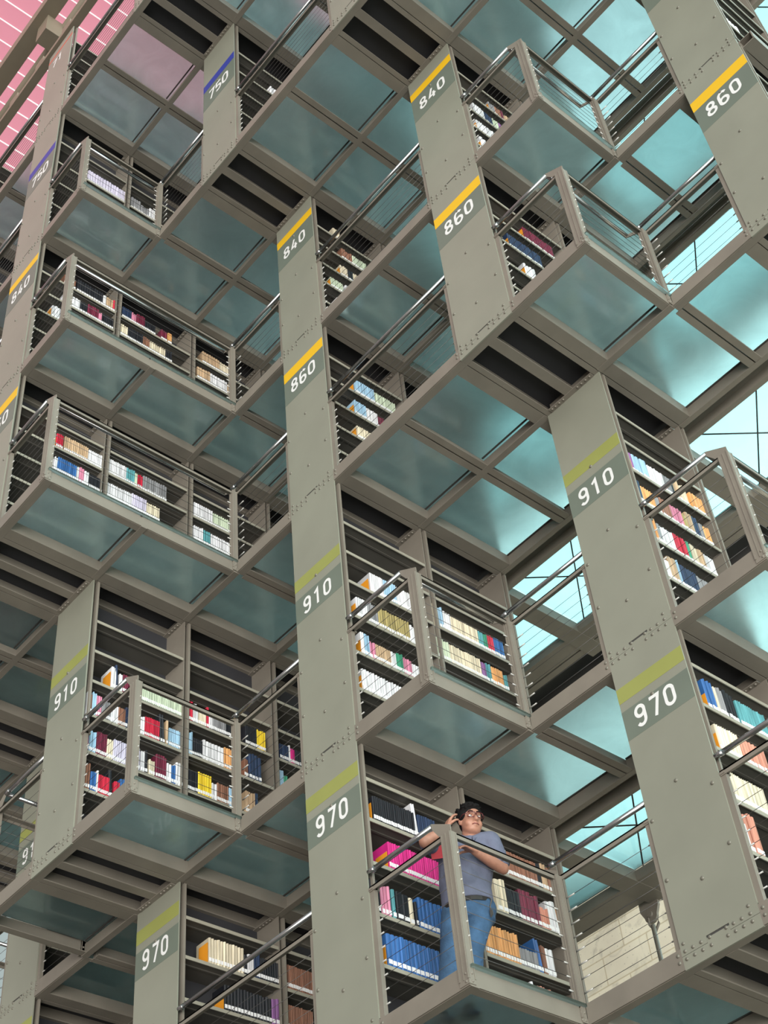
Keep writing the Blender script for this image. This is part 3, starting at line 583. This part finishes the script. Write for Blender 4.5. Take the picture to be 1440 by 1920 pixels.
 (-1,3,3,[(-0.985,-0.881,4,'cream',0.22),(-0.881,-0.671,9,'black',0.24),(-0.671,-0.573,4,'brown',0.22),(-0.573,-0.344,8,'cream',0.2),(-0.344,-0.252,3,'black',0.22)]),
 (-1,3,4,[(0.19,0.457,8,'tan',0.24),(0.457,0.654,7,'cream',0.22)]),
 (-1,3,3,[(0.115,0.313,5,'tan',0.24),(0.313,0.57,7,'white',0.24),(0.578,0.675,3,'tan',0.22)]),
 (-1,4,3,[(-1.635,-1.058,15,'lilac',0.27)]),
 (-1,4,3,[(-0.975,-0.825,4,'grey',0.26),(-0.825,-0.691,3,'grey',0.2),(-0.691,-0.548,3,'white',0.26)]),
 (-1,0,3,[(0.237,0.324,1,'E',0.2),(0.33,0.704,12,'cream',0.25),(0.704,0.744,1,'black',0.2),(0.744,0.813,3,'white',0.22),(0.813,0.881,3,'navy',0.24),(0.881,1.084,8,'black',0.22)]),
 (-1,0,2,[(0.418,0.489,1,'E',0.17),(0.495,0.996,15,'black',0.24),(0.996,1.076,2,'purple',0.25)]),
 (-1,0,3,[(1.161,1.47,16,'brown',0.24)]),
 (-1,0,2,[(1.145,1.447,16,'brown',0.24)]),
 (0,4,3,[(-0.5,-0.366,4,'white',0.22)]),
]

# ------------------------------------------------------------------ books
ORD = ['bottom', 'lowest', 'second', 'third', 'fourth', 'fifth', 'sixth']
bk = []
for (k, s, j, runs) in BOOKS:
    zb = Z[s] + ((SH[s][j] + .013) if j >= 0 else .198)
    m0 = runs[0][0]
    bay = ['front', 'second', 'third', 'fourth'][max(0, int((runs[1 if len(runs) > 1 else 0][0] / DV) - FRONT[k][s] + .02))]
    for ri, (a, b, n, c, h) in enumerate(runs):
        where = '%s shelf, %s bay, %s bookcase, %s' % (ORD[j + 1], bay, ['lower olive', 'tall olive', 'lower yellow', 'upper yellow', 'blue-banded', 'topmost'][s], KN[k])
        nb = runs[ri - 1][3] if ri else (runs[1][3] if len(runs) > 1 else None)
        nm = {'E': 'bookend'}.get(nb, '%s book' % nb) if nb else None
        bk.append((k, s, j, a, b, n, c, h, zb, where, nm))
cp = Vector(CAM_POS)
cand = []
bend_me = MB().box(-.13, 0, 0, .003, 0, .15).box(-.20, 0, 0, .09, 0, .002).mesh('bookend', M['bookend'])
for i, (k, s, j, a, b, n, c, h, zb, where, nm) in enumerate(bk):
    if c == 'E':
        o = link('bookend', bend_me, None, (k * P + W - .026, b - .006, zb)); o.scale = (1, 1, h / .15)
        tag(o, 'orange bookend at the near end, ' + where, 'bookend', 'orange bookends')
        continue
    th = (b - a) / n
    rnd = random.Random(i)
    for q in range(n):
        hh = h * (1 + rnd.uniform(-.02, .02) * (2.0 if n < 6 else .8))
        y = a + q * th
        d2 = (Vector((k * P + W, y, zb)) - cp).length_squared
        vis = 1.0 if nm is None or True else 0
        cand.append((th * hh / d2, i, q, y, th, hh))
cand.sort(key=lambda t_: -t_[0])
near = set((t_[1], t_[2]) for t_ in cand[:300])
mesh_cache = {}
def spine_section(mb, x1, y0, y1, z0, z1, dep, mi_c=0, mi_p=1):
    """cover with a slightly rounded spine, pages inset between the boards"""
    w = y1 - y0; r = min(.009, w * .34)
    prof = [(x1 - dep, y0), (x1 - r, y0), (x1, y0 + r), (x1 + .001, (y0 + y1) / 2), (x1, y1 - r), (x1 - r, y1), (x1 - dep, y1), (x1 - dep, y1 - .0022), (x1 - .006, y1 - .0022), (x1 - .006, y0 + .0022), (x1 - dep, y0 + .0022)]
    bm = mb.bm
    lo = [bm.verts.new((x, y, z0)) for x, y in prof]; hi = [bm.verts.new((x, y, z1)) for x, y in prof]
    for i in range(len(prof)):
        f = bm.faces.new((lo[i], lo[(i + 1) % len(prof)], hi[(i + 1) % len(prof)], hi[i])); f.material_index = mi_c
    bm.faces.new(lo[::-1]).material_index = mi_c; bm.faces.new(hi).material_index = mi_c
    mb.box(x1 - dep + .004, x1 - .0062, y0 + .0023, y1 - .0023, z0 + .003, z1 - .003, mi_p)
def book_mesh(c, th, hh):
    key = (c, round(th * 500), round(hh * 200))
    if key not in mesh_cache:
        t_ = key[1] / 500; h_ = key[2] / 200; dep = min(.21, h_ * .75)
        mb = MB(); gp = min(.0016, t_ * .07); spine_section(mb, 0, gp, t_ - gp, 0, h_, dep)
        me = mb.mesh('book', [BM_[c], M['page']])
        lm = MB().box(-.004, .0018, gp + t_ * .10, t_ - gp - t_ * .10, .030, .064).mesh('call_label', M['label'])
        mesh_cache[key] = (me, lm)
    return mesh_cache[key]
stuff = {}
for (_, i, q, y, th, hh) in cand:
    k, s, j, a, b, n, c, h, zb, where, nm = bk[i]
    ux = k * P + W - .022
    if (i, q) in near:
        me, lm = book_mesh(c, th, hh)
        o = link('book', me, None, (ux - random.Random(i * 97 + q).uniform(0, .010 if n < 6 else .005), y, zb))
        size = 'thick' if th > .032 else ('slim' if th < .023 else 'medium')
        lab = '%s %s book%s, %s' % (size, c, (' beside ' + nm) if nm else '', where)
        if n > 1: tag(o, lab, 'book', '%s books %s, run %d' % (c, where, i))
        else: tag(o, lab, 'book')
        if True: o['group'] = '%s books by %s, %s' % (c, nm or 'nothing', where)
        link('call_label', lm, o)
        if h >= .29 and c in ('white', 'blue', 'navy', 'black') and n <= 2:
            o.rotation_euler = (math.radians(4), 0, 0)
    else:
        stuff.setdefault('all', []).append((k, ux, y, zb, th, hh, c))
names = list(BOOKC)
mb = MB(); lb = MB()
for (k, ux, y, zb, th, hh, c) in stuff.get('all', []):
    mi = names.index(c); d = min(.19, hh * .75); r = min(.008, th * .3); ux -= random.uniform(0, .006)
    pr_ = [(ux - d, y + .0013), (ux - r, y + .0013), (ux, y + r), (ux, y + th - r), (ux - r, y + th - .0013), (ux - d, y + th - .0013)]
    mb.poly([(p[0], p[1], zb) for p in pr_], (0, 0, hh), mi)
    lb.box(ux - .004, ux + .002, y + .002 + th * .06, y + th * .94 - .002, zb + .030, zb + .064)
o = mb.build('book_rows', [BM_[c] for c in names])
tag(o, 'smaller and farther library books filling the shelves of all the bookcases', 'books', kind='stuff')
l = lb.build('call_labels', M['label'], o); l['kind'] = 'stuff'

# ------------------------------------------------------------------ the man on the balcony
def ball(bm, c, r, sc=(1, 1, 1), rot=None, seg=20):
    m = Matrix.Translation(c) @ (rot.to_4x4() if rot else Matrix.Identity(4)) @ Matrix.Diagonal((*[r * s_ for s_ in sc], 1))
    bmesh.ops.create_uvsphere(bm, u_segments=seg, v_segments=seg // 2 + 2, radius=1, matrix=m)
def limb(bm, pts):
    for i, (p, r) in enumerate(pts):
        ball(bm, Vector(p), r, seg=16)
        if i:
            p0, r0 = Vector(pts[i - 1][0]), pts[i - 1][1]; d = Vector(p) - p0; L = d.length
            m = Matrix.Translation((p0 + Vector(p)) / 2) @ d.to_track_quat('Z', 'Y').to_matrix().to_4x4()
            bmesh.ops.create_cone(bm, cap_ends=True, segments=18, radius1=r0, radius2=r, depth=L, matrix=m)
def fuse(bm, name, mats, vox, smooth=3, parent=None, disp=0):
    me = bpy.data.meshes.new(name); bm.to_mesh(me); bm.free()
    o = bpy.data.objects.new(name, me); COL.objects.link(o)
    r = o.modifiers.new('r', 'REMESH'); r.mode = 'VOXEL'; r.voxel_size = vox
    s_ = o.modifiers.new('s', 'SMOOTH'); s_.factor = .5; s_.iterations = smooth
    dg = bpy.context.evaluated_depsgraph_get(); nm = bpy.data.meshes.new_from_object(o.evaluated_get(dg))
    o.modifiers.clear(); o.data = nm; nm.name = name
    for p in nm.polygons: p.use_smooth = True
    nm.materials.clear()
    for m in mats: nm.materials.append(m)
    if parent: o.parent = parent
    return o
skin = mat('skin', (.42, .20, .135), .5, 0, .10, 30, .02); hairm = mat('black_hair', (.006, .005, .005), .8, 0, .3, 90, .2, .2)
shirtm = mat('grey_blue_shirt', (.125, .138, .20), .85, 0, .10, 14, .25); jeanm = mat('washed_jeans', (.045, .105, .20), .85, 0, .38, 7, .3)
beltm = mat('dark_leather', (.02, .016, .014), .45); framem = mat('red_brown_spectacle_frame', (.10, .012, .014), .3)
V = Vector
pel = V((1.07, .57, 1.02)); chest = V((1.115, .575, 1.34)); neck = V((1.17, .585, 1.475)); head = V((1.215, .570, 1.605))
fwd = V((.60, -.80, 0)).normalized(); lef = V((.80, .60, 0)).normalized()
shL = chest + lef * .185 + V((.01, 0, .11)); shR = chest - lef * .185 + V((.02, -.02, .10))
elL = V((1.325, .72, 1.205)); wrL = V((1.315, .46, 1.262)); elR = V((1.105, .175, 1.355)); wrR = V((1.185, .33, 1.475))
hipL = pel + lef * .095 - V((0, 0, .06)); hipR = pel - lef * .095 - V((0, 0, .06))
knL = V((1.10, .52, .60)); anL = V((1.09, .47, .24)); knR = V((.98, .43, .60)); anR = V((.93, .38, .24))
face = V((.93, -.37, -.10)).normalized()
Hx = face; Hz = (V((0, 0, 1)) - face * face.z).normalized(); Hy = Hz.cross(Hx)                     # face forward, left, up
HR = Matrix((Hx, Hy, Hz)).transposed()
hp = lambda x, y, z: head + HR @ V((x, y, z))

def hand(bm, wrist, d, palm_n, thumb_side, curl):
    """palm, five unequal fingers bent at the knuckles"""
    d = V(d).normalized(); n = (V(palm_n) - V(palm_n).dot(d) * d).normalized(); sd = n.cross(d)
    for a in (-.026, -.009, .009, .026):
        limb(bm, [(wrist + sd * a * .75, .0165), (wrist + d * .05 + sd * a, .0145), (wrist + d * .085 + sd * a, .012)])
    for i, (a, L) in enumerate(((-.031, .068), (-.0105, .080), (.0105, .084), (.031, .074))):
        p = wrist + d * .086 + sd * a; pts = [(p, .0095)]; ang = 0
        for q, f_ in enumerate((.44, .31, .25)):
            ang += curl * (.8, 1.0, .8)[q]
            p = p + (d * math.cos(ang) + n * math.sin(ang)) * L * f_; pts.append((p, .0090 - .0008 * q))
        limb(bm, pts)
    b = wrist + d * .03 + sd * thumb_side * .030; t1 = b + (d * .55 + sd * thumb_side * .7 + n * .35).normalized() * .036
    limb(bm, [(b, .0135), (t1, .0115), (t1 + (d * .8 + n * .5).normalized() * .028, .0100), (t1 + (d * .75 + n * .7).normalized() * .050, .0088)])

man = thing('person', 'man in a grey-blue shirt, jeans and red-brown glasses leaning on the balcony corner', 'person', (1.12, .6, .152))
man_parts = []
bm = bmesh.new()
# trunk
limb(bm, [(pel, .108), (pel + V((.015, -.01, .12)), .125), (chest - V((0, 0, .06)), .135), (chest + V((0, 0, .05)), .115)])
limb(bm, [(shL, .060), (chest + V((0, 0, .10)), .085), (shR, .060)])
limb(bm, [(chest + V((0, 0, .1)), .075), (neck, .064), (head - V((0, 0, .045)) - face * .02, .062)])
# head
ball(bm, hp(-.012, 0, .035), .086, (1.10, .88, 1.0)); ball(bm, hp(.012, 0, -.03), .076, (1.0, 1.0, 1.10)); ball(bm, hp(.030, 0, -.078), .050, (1.0, 1.2, .74))
ball(bm, hp(.045, .034, -.035), .036); ball(bm, hp(.045, -.034, -.035), .036); ball(bm, hp(.01, 0, -.088), .052, (1, 1.1, .6))
limb(bm, [(hp(.080, 0, .022), .011), (hp(.100, 0, -.008), .014), (hp(.106, 0, -.022), .0165)])
ball(bm, hp(.092, .013, -.025), .010); ball(bm, hp(.092, -.013, -.025), .010)
limb(bm, [(hp(.072, .034, .040), .010), (hp(.082, .012, .036), .009)]); limb(bm, [(hp(.072, -.034, .040), .010), (hp(.082, -.012, .036), .009)])
limb(bm, [(hp(.078, .022, -.052), .0085), (hp(.088, 0, -.050), .010), (hp(.078, -.022, -.052), .0085)])
limb(bm, [(hp(.074, .018, -.062), .009), (hp(.083, 0, -.062), .011), (hp(.074, -.018, -.062), .009)])
for sg in (1, -1): ball(bm, hp(-.012, .083 * sg, .0), .028, (.62, .35, 1.05))
# arms
limb(bm, [(shL, .060), (shL * .45 + elL * .55, .050), (elL, .045), (elL * .6 + wrL * .4, .043), (wrL, .030)])
limb(bm, [(shR, .060), (shR * .45 + elR * .55, .048), (elR, .044), (elR * .6 + wrR * .4, .041), (wrR, .029)])
hand(bm, wrL, (-.08, -.62, .12), (-.4, -.1, -.9), 1, .42)
hand(bm, wrR, (.15, .28, .85), (.2, .9, -.2), 1, .35)
# legs
limb(bm, [(hipL, .088), (knL, .060), (knL * .6 + anL * .4, .055), (anL, .038)]); limb(bm, [(hipR, .088), (knR, .060), (knR * .6 + anR * .4, .055), (anR, .038)])
body = fuse(bm, 'body', [skin], .0065, 4, man)
def drum(bm, c, z0, z1, a0, b0, a1, b1):
    rot_ = Matrix((fwd, lef, V((0, 0, 1)))).transposed(); n = 28; ring = []
    for z, a_, b_ in ((z0, a0, b0), (z1, a1, b1)):
        ring.append([bm.verts.new(c + rot_ @ V((a_ * math.cos(2 * PI * i / n), b_ * math.sin(2 * PI * i / n), z))) for i in range(n)])
    for i in range(n): bm.faces.new((ring[0][i], ring[0][(i + 1) % n], ring[1][(i + 1) % n], ring[1][i]))
    bm.faces.new(ring[0][::-1]); bm.faces.new(ring[1])
# shirt
bm = bmesh.new()
drum(bm, pel, -.045, .14, .158, .190, .160, .185)
limb(bm, [(pel - lef * .05 + V((.0, .0, .055)), .136), (pel + lef * .05 + V((.0, .0, .055)), .136)])
limb(bm, [(pel - lef * .05 + V((.0, -.0, .13)), .135), (pel + lef * .05 + V((.0, -.0, .13)), .135)])
limb(bm, [(pel + V((.02, -.02, .17)), .160), (chest - V((0, 0, .06)), .160), (chest + V((0, 0, .05)), .128)])
ball(bm, pel + fwd * .075 + V((0, 0, .13)), .132, (1, 1, 1.05)); ball(bm, pel + V((-.01, .03, .16)) , .15, (1.05, 1.05, 1))
for sg in (1, -1): limb(bm, [(pel + lef * .075 * sg + V((0, 0, .12)), .118), (chest + lef * .10 * sg, .112), (chest + lef * .12 * sg + V((0, 0, .08)), .082)])
limb(bm, [(shL + V((0, 0, .003)), .076), (chest + V((0, 0, .105)), .096), (shR + V((0, 0, .003)), .076)])
limb(bm, [(chest + V((0, 0, .12)), .082), (neck - V((0, 0, .01)), .071)])
limb(bm, [(shL, .078), (shL * .55 + elL * .45, .072), (shL * .22 + elL * .78, .066)]); limb(bm, [(shR, .076), (shR * .55 + elR * .45, .068), (shR * .2 + elR * .8, .062)])
for i in range(26):            # folds of cloth
    rr = random.Random(i); a = rr.uniform(-1.3, 1.5); zz = rr.uniform(.02, .40)
    c = pel.lerp(chest, zz / .34) + (fwd * math.cos(a) + lef * math.sin(a)) * (.150 + .012 * math.sin(zz * 12)); c.z = pel.z + zz
    dd = V((rr.uniform(-.3, .3), rr.uniform(-.3, .3), rr.uniform(-1, 1))).normalized()
    limb(bm, [(c - dd * .035, .009), (c, .014), (c + dd * .035, .008)])
shirt = fuse(bm, 'shirt', [shirtm], .008, 3, man)
bm = bmesh.new()
for sg in (1, -1):
    q = neck + lef * .035 * sg + fwd * .055 - V((0, 0, .035))
    limb(bm, [(neck + lef * .070 * sg - V((0, 0, .0)), .016), (neck + lef * .066 * sg + fwd * .035 - V((0, 0, .02)), .018), (q, .017), (q + fwd * .02 - V((0, 0, .03)), .008)])
limb(bm, [(neck + lef * .066, .013), (neck - fwd * .064 + V((0, 0, .015)), .015), (neck - lef * .066, .013)])
bmesh.ops.translate(bm, verts=bm.verts, vec=(.004, -.006, .016))
fuse(bm, 'collar', [shirtm], .006, 2, man)
# rolled cuff of the left sleeve
MB().cyl(shL * .27 + elL * .73, shL * .10 + elL * .90, .069, 20, .066).build('sleeve_cuff', shirtm, man)
# jeans
bm = bmesh.new()
drum(bm, pel, -.19, -.035, .140, .185, .142, .176)
limb(bm, [(pel - lef * .05 - V((0, 0, .09)), .128), (pel + lef * .05 - V((0, 0, .09)), .128)]); ball(bm, pel - fwd * .05 - V((0, 0, .10)), .12)
limb(bm, [(pel - lef * .05 - V((0, 0, .12)), .126), (pel + lef * .05 - V((0, 0, .12)), .126)])
for h_, k_, a_ in ((hipL, knL, anL), (hipR, knR, anR)):
    limb(bm, [(h_ - V((0, 0, .03)), .108), (h_ * .5 + k_ * .5, .095), (k_, .080), (k_ * .5 + a_ * .5, .076), (a_ - V((0, 0, .03)), .074)])
    for i in range(9):
        rr = random.Random(i * 3 + 1); f_ = rr.uniform(.1, 1.9); c = h_.lerp(k_, f_) if f_ < 1 else k_.lerp(a_, f_ - 1)
        a = rr.uniform(-1, 1.5); rad = .098 - .022 * min(1, f_); c = c + (fwd * math.cos(a) + lef * math.sin(a)) * rad * .93; dd = (lef * rr.uniform(-1, 1) + V((0, 0, rr.uniform(-.6, .6)))).normalized()
        limb(bm, [(c - dd * .03, .008), (c, .013), (c + dd * .03, .007)])
fuse(bm, 'jeans', [jeanm], .009, 3, man)
# belt, key ring, shoes
bm = bmesh.new(); N_ = 26; bp = []
for i in range(N_):
    a = 2 * PI * i / N_; bp.append(pel + V((0, 0, -.058)) + fwd * math.cos(a) * .150 + lef * math.sin(a) * .185)
mb = MB(); r0 = [mb.bm.verts.new(p - V((0, 0, .019))) for p in bp]; r1 = [mb.bm.verts.new(p + V((0, 0, .019))) for p in bp]
cc = pel + V((0, 0, -.058)); r2 = [mb.bm.verts.new(cc + (p - cc) * .94 - V((0, 0, .019))) for p in bp]; r3 = [mb.bm.verts.new(cc + (p - cc) * .94 + V((0, 0, .019))) for p in bp]
for i in range(N_):
    j = (i + 1) % N_
    for A_, B_ in ((r0, r1), (r1, r3), (r3, r2), (r2, r0)): mb.bm.faces.new((A_[i], A_[j], B_[j], B_[i]))
mb.build('belt', beltm, man)
kp = pel + lef * .165 + fwd * .08 + V((0, 0, -.07))
mb = MB().tube([kp + V((0, 0, .02)), kp + lef * .02 + V((0, 0, 0)), kp + V((0, 0, -.05)), kp - fwd * .01 + V((0, 0, -.09))], .005)
for i in range(3): mb.box(kp.x + .004 * i, kp.x + .004 * i + .003, kp.y - .012 + .006 * i, kp.y + .006 * i, kp.z - .14 + .01 * i, kp.z - .08)
mb.build('key_ring', M['cable'], man)
for a_ in (anL, anR):
    bm = bmesh.new(); c = V((a_.x, a_.y, .20))
    limb(bm, [(c - fwd * .05, .042), (c + fwd * .06 - V((0, 0, .003)), .043), (c + fwd * .14 - V((0, 0, .010)), .036)])
    s_ = fuse(bm, 'shoe', [beltm], .008, 2, man)
# hair, eyes, eyebrows, moustache line, glasses
bm = bmesh.new()
ball(bm, hp(-.034, 0, .066), .092, (1.10, .99, .92)); ball(bm, hp(-.055, 0, .012), .080, (.75, .98, 1.1))
for sg in (1, -1):
    ball(bm, hp(.002, .066 * sg, .048), .040, (1.0, .62, 1.05)); ball(bm, hp(-.002, .079 * sg, .022), .018, (.7, .5, 1.3))
for i in range(110):
    rr = random.Random(i + 50); a = rr.uniform(0, 2 * PI); b_ = rr.uniform(.15, 1.25)
    p = V((-.024 + .100 * math.sin(b_) * math.cos(a), .090 * math.sin(b_) * math.sin(a), .066 + .088 * math.cos(b_)))
    if p.x > .036 and p.z < .100: continue
    limb(bm, [(hp(*p), .011), (hp(p.x + .022 * math.cos(a + 1), p.y + .022 * math.sin(a + 1), p.z + rr.uniform(-.004, .010)), .006)])
limb(bm, [(hp(.045, .045, .094), .013), (hp(.060, .005, .106), .014), (hp(.045, -.045, .096), .014)])
fuse(bm, 'hair', [hairm], .0055, 1, man)
eyem = mat('eye_white', (.7, .68, .65), .3); irm = mat('dark_iris', (.02, .012, .01), .2); lipm = mat('lips', (.30, .10, .08), .5)
for sg in (1, -1):
    bm = bmesh.new(); ball(bm, hp(.0735, .031 * sg, .016), .0125, (.55, 1.1, .62), HR, 14); me = bpy.data.meshes.new('eye'); bm.to_mesh(me); bm.free(); me.materials.append(eyem)
    ey = link('eye', me, man)
    bm = bmesh.new(); ball(bm, hp(.0800, .028 * sg, .016), .0052, (.5, 1, 1), HR, 10); me = bpy.data.meshes.new('iris'); bm.to_mesh(me); bm.free(); me.materials.append(irm); link('iris', me, ey)
    MB().tube([hp(.078, .050 * sg, .046), hp(.086, .034 * sg, .051), hp(.091, .014 * sg, .046)], [.003, .0045, .003]).build('eyebrow', hairm, man)
MB().tube([hp(.083, .027, -.058), hp(.095, .010, -.053), hp(.097, 0, -.055), hp(.095, -.010, -.053), hp(.083, -.027, -.058)], [.003, .005, .005, .005, .003]).build('mouth', lipm, man)
mb = MB()
for sg in (1, -1):
    cx = .034 * sg; P4 = [(-.027, -.019), (-.029, .004), (-.027, .018), (0, .021), (.027, .018), (.029, .004), (.024, -.018), (0, -.022)]
    loop = [hp(.108 - abs(cx + a) * .30, cx + a, .014 + b) for a, b in P4]
    mb.tube(loop + [loop[0]], .0034, 6)
    mb.tube([hp(.108 - .062 * .3, .062 * sg, .024), hp(.06, .086 * sg, .024), hp(-.02, .090 * sg, .014)], .003, 6)
mb.tube([hp(.107, .008, .018), hp(.110, 0, .022), hp(.107, -.008, .018)], .0032, 6)
gl = mb.build('glasses', framem, man)
# keep parts placed by world position under the man's own origin
for o_ in man.children:
    o_.location = o_.location - man.location
# the red-covered book he holds
t = thing('red_book', 'red-covered book held between the arms of the man on the balcony', 'book', (1.10, .305, 1.36))
rm = mat('red_cover', (.42, .02, .035), .45)
mb = MB().box(-.055, .055, -.08, 0, -.004, 0).box(-.055, .055, .002, .08, -.004, 0); c_ = mb.build('cover', rm, t)
p_ = MB().box(-.051, .051, -.076, -.002, 0, .012).box(-.051, .051, .004, .076, 0, .008).build('pages', M['page'], t)
t.rotation_euler = (V((.55, -.62, -.56)).to_track_quat('-Z', 'Y')).to_euler()
